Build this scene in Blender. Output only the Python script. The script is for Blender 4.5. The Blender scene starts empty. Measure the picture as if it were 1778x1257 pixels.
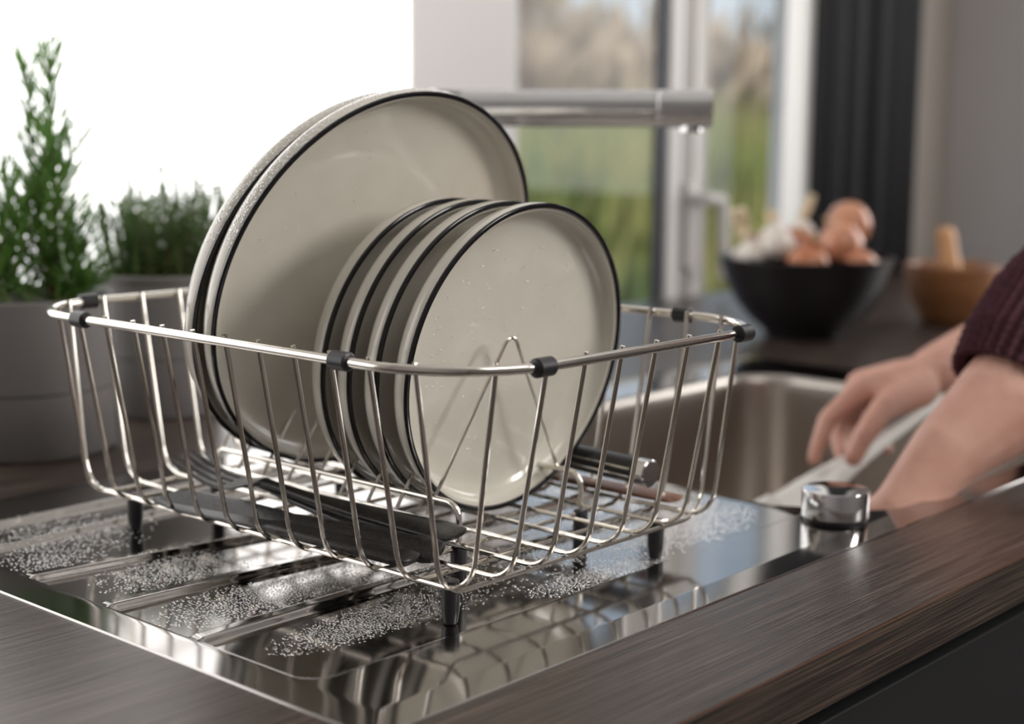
import bpy, bmesh, math, random
import numpy as np
from mathutils import Vector, Matrix
random.seed(7); rng = np.random.default_rng(7)
PI = math.pi; COL = bpy.context.scene.collection; SC = bpy.context.scene

# ---------------------------------------------------------------- camera, world, lights, exposure
cd = bpy.data.cameras.new('camera'); cam = bpy.data.objects.new('camera', cd); COL.objects.link(cam)
Rt = Vector((0.66420004, -0.74749762, 0.00925258)); Up = Vector((0.10790392, 0.10811243, 0.98826537)); Dn = Vector((0.73972633, 0.65540751, -0.15246621))
CP = Vector((-0.55145, -0.52062, 0.27865))
M = Matrix((( Rt.x, Up.x, -Dn.x, CP.x), (Rt.y, Up.y, -Dn.y, CP.y), (Rt.z, Up.z, -Dn.z, CP.z), (0, 0, 0, 1)))
cam.matrix_world = M
cd.sensor_width = 36; cd.lens = 2643.77/1778*36; cd.clip_start = .02; cd.clip_end = 200
cd.dof.use_dof = True; cd.dof.focus_distance = 0.885; cd.dof.aperture_fstop = 4.2
SC.camera = cam
w = bpy.data.worlds.new('sky'); SC.world = w; w.use_nodes = True
nt = w.node_tree; bg = nt.nodes['Background']
tc = nt.nodes.new('ShaderNodeTexCoord'); sx = nt.nodes.new('ShaderNodeSeparateXYZ'); cr = nt.nodes.new('ShaderNodeValToRGB')
nt.links.new(tc.outputs['Generated'], sx.inputs[0]); nt.links.new(sx.outputs['Z'], cr.inputs[0]); nt.links.new(cr.outputs[0], bg.inputs['Color'])
cr.color_ramp.elements[0].position = 0.0; cr.color_ramp.elements[0].color = (.62, .68, .71, 1)
cr.color_ramp.elements[1].position = 0.5; cr.color_ramp.elements[1].color = (.34, .50, .72, 1)
bg.inputs['Strength'].default_value = 1.0
def sun(name, rot, e, col):
    l = bpy.data.lights.new(name, 'SUN'); l.energy = e; l.color = col; l.angle = .02
    o = bpy.data.objects.new(name, l); COL.objects.link(o); o.rotation_euler = rot
sun('sun', (math.radians(48), 0, math.radians(-35)), 3.6, (1, .95, .86))
def area(name, loc, target, sx_, sy_, e, col):
    l = bpy.data.lights.new(name, 'AREA'); l.shape = 'RECTANGLE'; l.size = sx_; l.size_y = sy_; l.energy = e; l.color = col
    o = bpy.data.objects.new(name, l); COL.objects.link(o); o.location = loc
    o.rotation_euler = (Vector(target)-Vector(loc)).to_track_quat('-Z', 'Y').to_euler()
area('softbox_front_right', (1.05, -1.45, .95), (.2, .15, .12), .45, .6, 21, (1, .97, .93))
area('ceiling_fill_light', (.3, -.9, 1.68), (.6, .3, .3), 1.1, 1.1, 13, (1, .98, .96))  # unseen soft fill below the ceiling, added to raise the room's ambient light
vs = SC.view_settings; vs.view_transform = 'Standard'; vs.look = 'None'; vs.gamma = 1; vs.use_curve_mapping = False; vs.exposure = 0.0

# ---------------------------------------------------------------- helpers
def mat(name, col, rough=.5, metal=0, **k):
    m = bpy.data.materials.new(name); m.use_nodes = True; b = m.node_tree.nodes['Principled BSDF']
    b.inputs['Base Color'].default_value = (*col, 1); b.inputs['Roughness'].default_value = rough; b.inputs['Metallic'].default_value = metal
    for kk, v in k.items(): b.inputs[kk.replace('_', ' ')].default_value = v
    return m
def noise_col(m, c1, c2, scale=(1, 1, 1), ns=10, detail=4, bump=0, lo=.35, hi=.65, bdist=.001, rough=None):
    nt = m.node_tree; N = nt.nodes; L = nt.links; b = N['Principled BSDF']
    t = N.new('ShaderNodeTexCoord'); mp = N.new('ShaderNodeMapping'); mp.inputs['Scale'].default_value = scale
    n = N.new('ShaderNodeTexNoise'); n.inputs['Scale'].default_value = ns; n.inputs['Detail'].default_value = detail
    r = N.new('ShaderNodeValToRGB'); r.color_ramp.elements[0].position = lo; r.color_ramp.elements[1].position = hi
    r.color_ramp.elements[0].color = (*c1, 1); r.color_ramp.elements[1].color = (*c2, 1)
    L.new(t.outputs['Object'], mp.inputs[0]); L.new(mp.outputs[0], n.inputs['Vector']); L.new(n.outputs[0], r.inputs[0]); L.new(r.outputs[0], b.inputs['Base Color'])
    if bump:
        bp = N.new('ShaderNodeBump'); bp.inputs['Strength'].default_value = bump; bp.inputs['Distance'].default_value = bdist
        L.new(n.outputs[0], bp.inputs['Height']); L.new(bp.outputs[0], b.inputs['Normal'])
    if rough:
        rr = N.new('ShaderNodeMapRange'); rr.inputs['To Min'].default_value = rough[0]; rr.inputs['To Max'].default_value = rough[1]
        L.new(n.outputs[0], rr.inputs[0]); L.new(rr.outputs[0], b.inputs['Roughness'])
    return m
OFF = {}
def off(o): return OFF.get(o.name, Vector((0, 0, 0))) if o else Vector((0, 0, 0))
def tag(o, label=None, cat=None, group=None, kind=None):
    if label: o['label'] = label
    if cat: o['category'] = cat
    if group: o['group'] = group
    if kind: o['kind'] = kind
    return o
def thing(name, loc, label, cat, group=None):
    o = bpy.data.objects.new(name, None); COL.objects.link(o); o.location = loc; o.empty_display_size = .02
    OFF[o.name] = Vector(loc); return tag(o, label, cat, group)
def obj(name, V, F, m, parent=None, smooth=True, kind=None, label=None):
    """world-space vertices; parent must be unrotated at build time"""
    d = off(parent); V = np.asarray(V, float).reshape(-1, 3) - np.array(d)
    me = bpy.data.meshes.new(name); me.from_pydata(V.tolist(), [], [tuple(int(i) for i in f) for f in F]); me.update()
    if smooth: me.shade_smooth(); me.set_sharp_from_angle(angle=math.radians(38))
    if m: me.materials.append(m)
    o = bpy.data.objects.new(name, me); COL.objects.link(o)
    if parent: o.parent = parent; OFF[o.name] = d
    if kind: o['kind'] = kind
    if label: o['label'] = label
    return o
def fastmesh(name, V, quads, m, parent=None, smooth=True, nv=4):
    d = off(parent); V = np.asarray(V, np.float32) - np.array(d, np.float32); quads = np.asarray(quads, np.int32)
    me = bpy.data.meshes.new(name); me.vertices.add(len(V)); me.vertices.foreach_set('co', V.ravel())
    me.loops.add(quads.size); me.loops.foreach_set('vertex_index', quads.ravel())
    me.polygons.add(len(quads)); me.polygons.foreach_set('loop_start', np.arange(0, quads.size, nv, dtype=np.int32))
    me.polygons.foreach_set('loop_total', np.full(len(quads), nv, np.int32)); me.update(calc_edges=True); me.validate()
    if smooth: me.shade_smooth()
    me.materials.append(m)
    o = bpy.data.objects.new(name, me); COL.objects.link(o)
    if parent: o.parent = parent; OFF[o.name] = d
    return o
def join(parts):
    V = []; F = []
    for v, f in parts:
        n = len(V); V.extend([tuple(p) for p in v]); F.extend([tuple(i+n for i in q) for q in f])
    return V, F
def tube(P, r, n=10, closed=False, flat=None, cap=True):
    P = [Vector(p) for p in P]; N = len(P); R = r if hasattr(r, '__len__') else [r]*N
    V = []; F = []; up = None
    for i in range(N):
        if closed: t = (P[(i+1) % N]-P[i-1])
        else: t = P[min(i+1, N-1)]-P[max(i-1, 0)]
        t.normalize()
        if up is None:
            a = Vector((0, 0, 1)) if abs(t.z) < .9 else Vector((1, 0, 0)); up = (a-t*a.dot(t)).normalized()
        else: up = (up-t*up.dot(t)).normalized()
        s = t.cross(up)
        for k in range(n):
            a = 2*PI*k/n; fu, fs = flat if flat else (1, 1)
            V.append(P[i]+R[i]*(fu*math.cos(a)*up+fs*math.sin(a)*s))
    for i in range(N if closed else N-1):
        j = (i+1) % N
        for k in range(n): F.append((i*n+k, i*n+(k+1) % n, j*n+(k+1) % n, j*n+k))
    if not closed and cap: F.append(tuple(range(n))[::-1]); F.append(tuple((N-1)*n+k for k in range(n)))
    return V, F
def round_path(P, r, seg=6, closed=False):
    P = [Vector(p) for p in P]; out = []; N = len(P)
    for i in range(N):
        if not closed and i in (0, N-1): out.append(P[i]); continue
        a = P[i-1]-P[i]; b = P[(i+1) % N]-P[i]; rr = r[i] if hasattr(r, '__len__') else r
        ang = a.angle(b); d = min(rr/math.tan(ang/2), a.length*.49, b.length*.49); re = d*math.tan(ang/2)
        p0 = P[i]+a.normalized()*d; p1 = P[i]+b.normalized()*d
        c = P[i]+(a.normalized()+b.normalized()).normalized()*(re/math.sin(ang/2)); v0 = p0-c; v1 = p1-c
        for k in range(seg+1): out.append(c+v0.normalized().slerp(v1.normalized(), k/seg)*re)
    return out
def lathe(prof, n=48, c=(0, 0, 0), axis='z', wob=None):
    V = []; F = []; c = Vector(c); m = len(prof)
    for (r, z) in prof:
        for k in range(n):
            a = 2*PI*k/n; rr = r*(1+(wob(a, z) if wob else 0))
            V.append(c+Vector((rr*math.cos(a), rr*math.sin(a), z)) if axis == 'z' else c+Vector((rr*math.cos(a), z, rr*math.sin(a))))
    for i in range(m-1):
        for k in range(n):
            q = (i*n+k, i*n+(k+1) % n, (i+1)*n+(k+1) % n, (i+1)*n+k); F.append(q if axis == 'z' else q[::-1])
    if prof[0][0] > 1e-6: F.append(tuple(range(n))[::-1] if axis == 'z' else tuple(range(n)))
    if prof[-1][0] > 1e-6: q = tuple((m-1)*n+k for k in range(n)); F.append(q if axis == 'z' else q[::-1])
    return V, F
def box(x0, x1, y0, y1, z0, z1):
    V = [(x, y, z) for x in (x0, x1) for y in (y0, y1) for z in (z0, z1)]
    return V, [(0, 1, 3, 2), (4, 6, 7, 5), (0, 4, 5, 1), (2, 3, 7, 6), (0, 2, 6, 4), (1, 5, 7, 3)]
def bevelled(o, wd=.002, seg=2):
    md = o.modifiers.new('bevel', 'BEVEL'); md.width = wd; md.segments = seg; md.limit_method = 'ANGLE'; return o
def bx(name, b, m, parent=None, bev=.002, **k):
    o = obj(name, *box(*b), m, parent, smooth=False, **k)
    if bev: bevelled(o, bev)
    return o
def xf(vf, Mx): return [Mx @ Vector(v) for v in vf[0]], vf[1]
def copy_tree(o, parent=None):
    c = o.copy(); COL.objects.link(c)
    if parent: c.parent = parent
    for ch in list(o.children): copy_tree(ch, c)
    return c

# ---------------------------------------------------------------- materials
steel = mat('polished_steel', (.38, .36, .345), .1, 1)
noise_col(steel, (.37, .35, .335), (.41, .39, .375), (1, 1, 1), 9, 3, rough=(.07, .13))
bowl_steel = mat('satin_steel', (.47, .43, .39), .32, 1)
wire_m = mat('bright_wire', (.78, .74, .68), .13, 1)
chrome = mat('chrome', (.72, .72, .73), .06, 1)
black_rubber = mat('black_rubber', (.022, .021, .024), .38)
black_enamel = mat('black_enamel', (.008, .007, .009), .12)
enamel = mat('cream_enamel', (.66, .625, .545), .16); enamel.node_tree.nodes['Principled BSDF'].inputs['Coat Weight'].default_value = .4
noise_col(enamel, (.65, .615, .535), (.685, .65, .57), (1, 1, 1), 30, 2)
matte_black = mat('matte_black_steel', (.02, .018, .018), .33, .25)
noise_col(matte_black, (.008, .007, .007), (.028, .025, .024), (1, 1, 1), 500, 2, bump=.25, bdist=.0004)
def thin(name, fac, gcol=(1, 1, 1), rough=0):
    m = bpy.data.materials.new(name); m.use_nodes = True; n = m.node_tree; n.nodes.clear(); o = n.nodes.new('ShaderNodeOutputMaterial'); mx = n.nodes.new('ShaderNodeMixShader'); t = n.nodes.new('ShaderNodeBsdfTransparent'); g = n.nodes.new('ShaderNodeBsdfGlossy')
    g.inputs['Roughness'].default_value = rough; g.inputs['Color'].default_value = (*gcol, 1); mx.inputs[0].default_value = fac; n.links.new(t.outputs[0], mx.inputs[1]); n.links.new(g.outputs[0], mx.inputs[2]); n.links.new(mx.outputs[0], o.inputs[0]); return m
water = thin('water', .5, (1, 1, 1), .08)
pot_m = mat('grey_ceramic', (.15, .14, .135), .55); noise_col(pot_m, (.145, .135, .13), (.16, .148, .144), (1, 1, 1), 12, 3)
soil_m = mat('soil', (.03, .02, .014), .95); noise_col(soil_m, (.012, .008, .006), (.05, .035, .025), (1, 1, 1), 90, 4, bump=1, bdist=.004)
leaf_a = mat('rosemary_leaf', (.09, .20, .045), .45); noise_col(leaf_a, (.045, .12, .02), (.16, .30, .07), (1, 1, 1), 25, 2)
leaf_b = mat('thyme_leaf', (.08, .16, .05), .5); noise_col(leaf_b, (.05, .11, .025), (.13, .22, .07), (1, 1, 1), 40, 2)
for m_ in (leaf_a, leaf_b):
    n_ = m_.node_tree; tr_ = n_.nodes.new('ShaderNodeBsdfTranslucent'); mx_ = n_.nodes.new('ShaderNodeMixShader'); mx_.inputs[0].default_value = .4; p_ = n_.nodes['Principled BSDF']
    n_.links.new(p_.inputs['Base Color'].links[0].from_socket, tr_.inputs['Color']); n_.links.new(p_.outputs[0], mx_.inputs[1]); n_.links.new(tr_.outputs[0], mx_.inputs[2]); n_.links.new(mx_.outputs[0], n_.nodes['Material Output'].inputs[0])
stem_m = mat('herb_stem', (.13, .15, .05), .6)
wood_stem = mat('woody_stem', (.14, .07, .035), .7)
bowl_black = mat('black_stoneware', (.014, .011, .013), .28); bowl_in = mat('brown_glaze', (.12, .035, .02), .3)
onion_m = mat('onion_skin', (.55, .20, .09), .13); noise_col(onion_m, (.46, .14, .06), (.66, .30, .15), (18, 18, 2), 3, 3)
onion_m2 = mat('pink_onion_skin', (.6, .28, .18), .13); noise_col(onion_m2, (.55, .21, .12), (.70, .36, .22), (18, 18, 2), 3, 3)
garlic_m = mat('garlic_skin', (.78, .72, .64), .4); noise_col(garlic_m, (.86, .80, .72), (.62, .45, .42), (14, 14, 4), 3, 3, lo=.45, hi=.8)
garlic_st = mat('garlic_stem', (.70, .56, .36), .45)
olive_wood = mat('mortar_wood', (.36, .17, .055), .42); noise_col(olive_wood, (.20, .075, .03), (.36, .165, .065), (1, 1, 8), 12, 5)
pestle_wood = mat('pestle_wood', (.58, .34, .16), .5); noise_col(pestle_wood, (.46, .22, .09), (.60, .33, .15), (20, 20, 2), 4, 4)
spat_wood = mat('reddish_wood', (.20, .085, .05), .4); noise_col(spat_wood, (.14, .055, .03), (.26, .12, .07), (20, 1, 20), 8, 4)
skin = mat('skin', (.60, .33, .25), .5); skin.node_tree.nodes['Principled BSDF'].inputs['Subsurface Weight'].default_value = .0
noise_col(skin, (.56, .285, .215), (.64, .365, .285), (1, 1, 1), 25, 3)
knit = mat('burgundy_knit', (.05, .008, .017), .85); noise_col(knit, (.030, .005, .010), (.070, .012, .024), (1, 1, 1), 300, 2, bump=.8, bdist=.001)
denim = mat('dark_trousers', (.02, .025, .04), .8)
hair_m = mat('brown_hair', (.05, .025, .012), .5)
white_pl = mat('white_plastic', (.88, .88, .85), .4)
white_frame = mat('white_window_frame', (.80, .79, .77), .45)
grey_frame = mat('grey_window_frame', (.62, .60, .58), .5)
taupe_frame = mat('taupe_profile', (.36, .335, .31), .5)
dark_frame = mat('dark_gasket', (.02, .02, .03), .5)
wall_m = mat('wall_paint', (.5, .475, .47), .9); noise_col(wall_m, (.49, .465, .46), (.52, .495, .49), (1, 1, 1), 3, 3)
wall_shade = mat('shaded_wall_paint', (.36, .32, .285), .9); noise_col(wall_shade, (.35, .31, .275), (.37, .33, .295), (1, 1, 1), 3, 3)  # shade on the back wall's right end, put into a darker brownish colour
curtain_m = mat('charcoal_curtain', (.045, .045, .049), .9)
cabinet_m = mat('black_cabinet', (.004, .004, .0045), .7)
floor_m = mat('floor_tile', (.10, .09, .085), .4); noise_col(floor_m, (.08, .07, .065), (.12, .11, .10), (1, 1, 1), 4, 4)
glass_m = thin('window_glass', .012)
frost = mat('lit_frosted_glass', (.8, .8, .8), .6); _b = frost.node_tree.nodes['Principled BSDF']; _b.inputs['Emission Color'].default_value = (1, .99, .98, 1); _b.inputs['Emission Strength'].default_value = 2.0
frost3 = mat('lit_frosted_glass_right', (.8, .8, .8), .6); _b = frost3.node_tree.nodes['Principled BSDF']; _b.inputs['Emission Color'].default_value = (1, .99, .98, 1); _b.inputs['Emission Strength'].default_value = 5.0
grass_g = mat('green_reeds', (.14, .22, .05), .7); noise_col(grass_g, (.11, .17, .04), (.36, .33, .12), (1, 1, 1), 2.2, 3)
grass_b = mat('dry_reeds', (.42, .34, .25), .8); noise_col(grass_b, (.20, .15, .11), (.48, .38, .28), (1, 1, .4), 1.6, 3, lo=.4, hi=.6)
ground_m = mat('garden_ground', (.12, .15, .05), .95); noise_col(ground_m, (.09, .12, .04), (.2, .2, .08), (1, 1, 1), 2, 4)

def wood(name, dark, mid, light, rough=(.22, .42)):
    m = bpy.data.materials.new(name); m.use_nodes = True; nt = m.node_tree; N = nt.nodes; L = nt.links; b = N['Principled BSDF']
    t = N.new('ShaderNodeTexCoord'); 
    def nz(sc, s, det, dist=0):
        mp = N.new('ShaderNodeMapping'); mp.inputs['Scale'].default_value = sc; n = N.new('ShaderNodeTexNoise'); n.inputs['Scale'].default_value = s; n.inputs['Detail'].default_value = det; n.inputs['Distortion'].default_value = dist
        L.new(t.outputs['Object'], mp.inputs[0]); L.new(mp.outputs[0], n.inputs['Vector']); return n
    a = nz((3.2, 300, 300), 2.6, 2, 0); c = nz((1.5, 60, 60), 2, 4, .5); d = nz((7, 800, 800), 1.6, 1)
    mx = N.new('ShaderNodeMix'); mx.data_type = 'FLOAT'; mx.inputs[0].default_value = .45; L.new(a.outputs[0], mx.inputs[2]); L.new(d.outputs[0], mx.inputs[3])
    r = N.new('ShaderNodeValToRGB'); e = r.color_ramp.elements; e[0].position = .41; e[0].color = (*dark, 1); e[1].position = .60; e[1].color = (*light, 1); q = e.new(.5); q.color = (*mid, 1)
    L.new(mx.outputs[0], r.inputs[0])
    r2 = N.new('ShaderNodeValToRGB'); r2.color_ramp.elements[0].position = .3; r2.color_ramp.elements[0].color = (.8, .77, .74, 1); r2.color_ramp.elements[1].position = .7; r2.color_ramp.elements[1].color = (1.15, 1.1, 1.05, 1); L.new(c.outputs[0], r2.inputs[0])
    mc = N.new('ShaderNodeMix'); mc.data_type = 'RGBA'; mc.blend_type = 'MULTIPLY'; mc.inputs[0].default_value = 1; L.new(r.outputs[0], mc.inputs[6]); L.new(r2.outputs[0], mc.inputs[7]); L.new(mc.outputs[2], b.inputs['Base Color'])
    bp = N.new('ShaderNodeBump'); bp.inputs['Strength'].default_value = .5; bp.inputs['Distance'].default_value = .0006; L.new(mx.outputs[0], bp.inputs['Height']); L.new(bp.outputs[0], b.inputs['Normal'])
    mr = N.new('ShaderNodeMapRange'); mr.inputs['To Min'].default_value = rough[0]; mr.inputs['To Max'].default_value = rough[1]; L.new(mx.outputs[0], mr.inputs[0]); L.new(mr.outputs[0], b.inputs['Roughness'])
    return m
wood_top = wood('dark_oak_top', (.016, .0105, .0085), (.042, .030, .0245), (.125, .094, .079))
wood_edge = wood('dark_oak_edge', (.014, .009, .007), (.030, .020, .015), (.080, .054, .038), (.45, .65))
edge_line = mat('edge_glue_line', (.10, .035, .012), .6)

# ---------------------------------------------------------------- the room
S = dict(kind='structure')
YW = .95; XR = 2.48; ZC = 1.75; ZF = -.9
bx('floor', (-2.2, XR+.1, -2.6, YW+.1, ZF-.05, ZF), floor_m, bev=0, **S)
bx('ceiling', (-2.2, XR+.1, -2.6, YW+.1, ZC, ZC+.08), white_frame, bev=0, **S)
bx('wall_left', (-2.3, -2.2, -2.6, YW+.1, ZF, ZC), wall_m, bev=0, **S)
bx('wall_front', (-2.3, XR+.1, -2.7, -2.6, ZF, ZC), wall_m, bev=0, **S)
bx('wall_right', (XR, XR+.1, -2.6, YW+.1, ZF, ZC), wall_m, bev=0, **S)
ZT = .78
wb = join([box(-2.2, XR, YW, YW+.12, ZF, -.03), box(-2.2, XR, YW, YW+.12, ZT, ZC), box(-2.2, -1.2, YW, YW+.12, -.03, ZT), box(.90, 1.112, YW, YW+.12, -.03, ZT)])
obj('wall_back', *wb, mat('pillar_paint', (.80, .775, .765), .8), None, smooth=False, kind='structure')
bx('wall_corner', (2.29, XR, YW-.01, YW+.12, -.03, ZT), wall_shade, bev=0, **S)
w1 = bx('window_1', (-1.2, .90, YW+.004, YW+.012, -.03, ZT), frost, bev=0, **S)
w3 = bx('window_3', (XR-.012, XR-.004, -.75, .45, .12, 1.25), frost3, bev=0, **S)
obj('window_frame', *join([box(XR-.02, XR-.001, -.80, -.75, .07, 1.30), box(XR-.02, XR-.001, .45, .50, .07, 1.30), box(XR-.02, XR-.001, -.75, .45, .07, .12), box(XR-.02, XR-.001, -.75, .45, 1.25, 1.30)]), white_frame, w3, smooth=False)
w2 = obj('window_2', *join([box(1.112, 1.93, YW+.006, YW+.03, -.03, -.012), box(1.112, 1.93, YW+.006, YW+.03, ZT-.04, ZT), box(1.112, 1.122, YW+.006, YW+.03, -.012, ZT-.04)]), grey_frame, None, smooth=False, kind='structure')
for x0, x1 in ((1.122, 1.463), (1.608, 1.825)): obj('pane', *box(x0, x1, YW+.008, YW+.011, -.012, ZT-.04), glass_m, w2, smooth=False)
for x0, x1, y0, m_ in ((1.462, 1.486, .004, dark_frame), (1.486, 1.520, -.002, grey_frame), (1.520, 1.557, .004, taupe_frame), (1.557, 1.580, .0, grey_frame), (1.580, 1.605, .004, taupe_frame)):
    obj('mullion', *box(x0, x1, YW+y0, YW+.014, -.03, ZT), m_, w2, smooth=False)
obj('handle_plate', *box(1.535, 1.560, YW-.008, YW+.002, .05, .19), grey_frame, w2, smooth=False)
obj('handle', *tube(round_path([(1.548, YW-.008, .165), (1.548, YW-.035, .165), (1.590, YW-.04, .162), (1.600, YW-.04, .03)], .012), .010, 10), grey_frame, w2)
obj('window_jamb', *box(1.825, 1.935, YW-.006, YW+.02, -.03, ZT), white_frame, w2, smooth=False)
# charcoal curtain: one folded cloth
cv = []; cf = []; NX = 120
for i in range(NX+1):
    x = 1.912+(2.262-1.912)*i/NX; y = YW-.035+.022*math.sin(i*.42)+.010*math.sin(i*.17+1)
    for z in (-.0, .5, 1.0, 1.5): cv.append((x, y, z))
for i in range(NX):
    for k in range(3): cf.append((i*4+k, i*4+k+1, i*4+5+k, i*4+4+k))
cu = obj('curtain', cv, cf, curtain_m); sm = cu.modifiers.new('thick', 'SOLIDIFY'); sm.thickness = .003
tag(cu, 'charcoal curtain hanging in folds right of the white window frame', 'curtain')

# outside: ground, reeds
bx('garden_ground', (-4, 16, YW+.3, 16, ZF-.1, ZF), ground_m, bev=0, **S)
def reeds(name, rows, m, label, plume, wd):
    V = []; F = []
    for (yy, hh, n_, dep) in rows:
        for i in range(n_):
            ang = math.radians(random.uniform(29, 46)); y = yy+random.uniform(-dep, dep); x = -.55+(y+.52)/math.tan(ang); h = hh*random.uniform(.72, 1)*(1+.10*math.sin(x*2.3+yy))
            l = Vector((random.gauss(0, .12), random.gauss(0, .12), 0))*h; a = random.uniform(0, 3); s_ = Vector((math.cos(a), math.sin(a), 0))*wd; n = len(V)
            for k, (f, ww) in enumerate(((0, .7), (.45, 1), (.8, .7), (1, .1))):
                c = Vector((x, y, ZF+h*f))+l*f*f; V += [c-s_*ww, c+s_*ww]
            for k in range(3): F.append((n+2*k, n+2*k+1, n+2*k+3, n+2*k+2))
            if plume and i % 3 == 0:
                p0 = Vector((x, y, ZF+h*.9))+l*.8; tb = tube([p0, p0+Vector((l.x*.2, l.y*.2, .14)), p0+Vector((l.x*.5, l.y*.5, .32))], [.008, .045, .004], 6); nn = len(V)
                V += tb[0]; F += [tuple(q+nn for q in f) for f in tb[1]]
    tag(obj(name, V, F, m), label, 'reeds', None, 'stuff')
reeds('green_reeds', ((3.5, 1.24, 2600, .4), (4.6, 1.36, 2200, .4)), grass_g, 'green reeds growing outside behind the window glass', False, .010)
reeds('dry_reeds', ((6.0, 1.60, 2200, .5), (7.6, 2.15, 1300, .6)), grass_b, 'tall dry beige reeds with plumes outside, farther off behind the green ones', True, .016)

# ---------------------------------------------------------------- worktop, cabinet
SX0, SX1, SY0, SY1 = -.095, 1.04, -.033, .50
hx0, hx1, hy0, hy1 = -.075, 1.02, -.015, .485
XW0, XW1, YF, TH = -1.3, XR-.004, -.126, .032
wt = thing('worktop', (.5, .4, -TH), 'dark brown wood-grain worktop running under the sink and the pots', 'worktop')
top = obj('top_surface', *join([box(XW0, XW1, YF+.0012, hy0, -.006, 0), box(XW0, XW1, hy1, YW, -.006, 0), box(XW0, hx0, hy0, hy1, -.006, 0), box(hx1, XW1, hy0, hy1, -.006, 0)]), wood_top, wt, smooth=False)
obj('core', *join([box(XW0, XW1, YF+.004, hy0, -TH, -.006), box(XW0, XW1, hy1, YW, -TH, -.006), box(XW0, hx0, hy0, hy1, -TH, -.006), box(hx1, XW1, hy0, hy1, -TH, -.006)]), wood_edge, wt, smooth=False)
bx('front_edge_band', (XW0, XW1, YF, YF+.004, -TH, -.0006), wood_edge, wt, bev=.0005, label='front edge band with coarser grain')
obj('glue_line', *box(XW0, XW1, YF-.00015, YF+.0006, -.0006, .0001), edge_line, wt, smooth=False, label='thin orange-brown line along the top edge')
cb = thing('base_cabinet', (.5, .2, ZF), 'black base cabinet below the front edge of the worktop', 'cabinet')
obj('body', *join([box(XW0, XW1, -.09, -.075, ZF+.08, -TH), box(XW0, XW1, .55, .57, ZF, -TH), box(XW0, XW0+.02, -.09, .57, ZF, -TH), box(XW1-.02, XW1, -.09, .57, ZF, -TH)]), cabinet_m, cb, smooth=False)
for k in range(6):
    x0 = XW0+k*.63; bx('door', (x0+.002, min(x0+.628, XW1), -.108, -.092, ZF+.1, -TH-.022), cabinet_m, cb, bev=.001)

# ---------------------------------------------------------------- sink
ZS = .0020; REC = .0050; XD = .4235
def smooth(t): t = np.clip(t, 0, 1); return t*t*(3-2*t)
def drain_z(x, y):
    x = np.asarray(x, float); y = np.asarray(y, float)
    e = np.minimum(np.minimum(x-SX0, y-SY0), SY1-y)
    z = .0008+(ZS-.0008)*np.clip((e-.0008)/.0205, 0, 1)
    z = np.where(e < .0008, e, z)
    cx, cy, hx, hy = (-.0705+XD+.06)/2, (.037+.438)/2, (XD+.06+.0705)/2, (.438-.037)/2; r = .018
    qx = np.abs(x-cx)-hx+r; qy = np.abs(y-cy)-hy+r
    sd = np.minimum(np.maximum(qx, qy), 0)+np.hypot(np.maximum(qx, 0), np.maximum(qy, 0))-r
    rec = smooth(-sd/.006)
    slope = .0015*smooth((x+.07)/.5)
    z = z-rec*(REC+slope)
    for yc, k in ((.140, .0), (.227, -.07), (.311, -.13), (.386, .05)):
        yy = yc+k*(x+.07)
        dd = np.abs(y-yy); prof = 1-smooth((dd-.0036)/.0048)
        ends = smooth((x+.0725)/.010)*(1-smooth((x-.345)/.03))
        z = z+.0042*prof*ends*rec
    return z
ctr = (.45, .22, 0)
sink = thing('kitchen_sink', ctr, 'stainless steel inset sink with ribbed drainer under the wire dish basket', 'sink')
xs = np.concatenate([[SX0, SX0+.0004, SX0+.0008, SX0+.0012], np.arange(SX0+.003, XD, .0018), [XD]]); ys = np.concatenate([[SY0, SY0+.0004, SY0+.0008, SY0+.0012], np.arange(SY0+.0025, SY1-.002, .0007), [SY1-.0012, SY1-.0008, SY1-.0004, SY1]])
X, Y = np.meshgrid(xs, ys, indexing='ij'); Z = drain_z(X, Y)
# clip grid on the bowl side with a straight edge; bowl lip sheet continues from here
V = np.stack([X.ravel(), Y.ravel(), Z.ravel()], 1); ny = len(ys); nx = len(xs)
I, J = np.meshgrid(np.arange(nx-1), np.arange(ny-1), indexing='ij'); a = (I*ny+J).ravel(); Q = np.stack([a, a+ny, a+ny+1, a+1], 1)
fastmesh('drainboard', V, Q, steel, sink)
bx0, bx1, by0, by1, br = .4245, .935, -.006, .422, .055
def rrect(x0, x1, y0, y1, r, n=16, m=40):
    P = []
    for cx, cy, a0 in ((x1-r, y1-r, 0), (x0+r, y1-r, PI/2), (x0+r, y0+r, PI), (x1-r, y0+r, 1.5*PI)):
        for k in range(n): a = a0+PI/2*k/(n-1); P.append((cx+r*math.cos(a), cy+r*math.sin(a)))
    out = []
    for i in range(len(P)):
        p = P[i]; q = P[(i+1) % len(P)]; out.append(p)
        if (i+1) % n == 0:
            for k in range(1, m): out.append((p[0]+(q[0]-p[0])*k/m, p[1]+(q[1]-p[1])*k/m))
    return np.array(out)
def loops_mesh(loops, close=None):
    n = len(loops[0]); V = np.concatenate(loops); F = []
    for i in range(len(loops)-1):
        for k in range(n): F.append((i*n+k, (i+1)*n+k, (i+1)*n+(k+1) % n, i*n+(k+1) % n))
    if close: F.append(tuple((len(loops)-1)*n+k for k in range(n)))
    return V, F
def L3(P, z): return np.column_stack([P, z if hasattr(z, '__len__') else np.full(len(P), z)])
o0 = rrect(XD, SX1, SY0, SY1, .0005); o1 = rrect(XD, SX1-.0008, SY0+.0008, SY1-.0008, .0005); o2 = rrect(XD, SX1-.0215, SY0+.0215, SY1-.0215, .0006)
left = lambda P: P[:, 0] < XD+.0008
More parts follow.
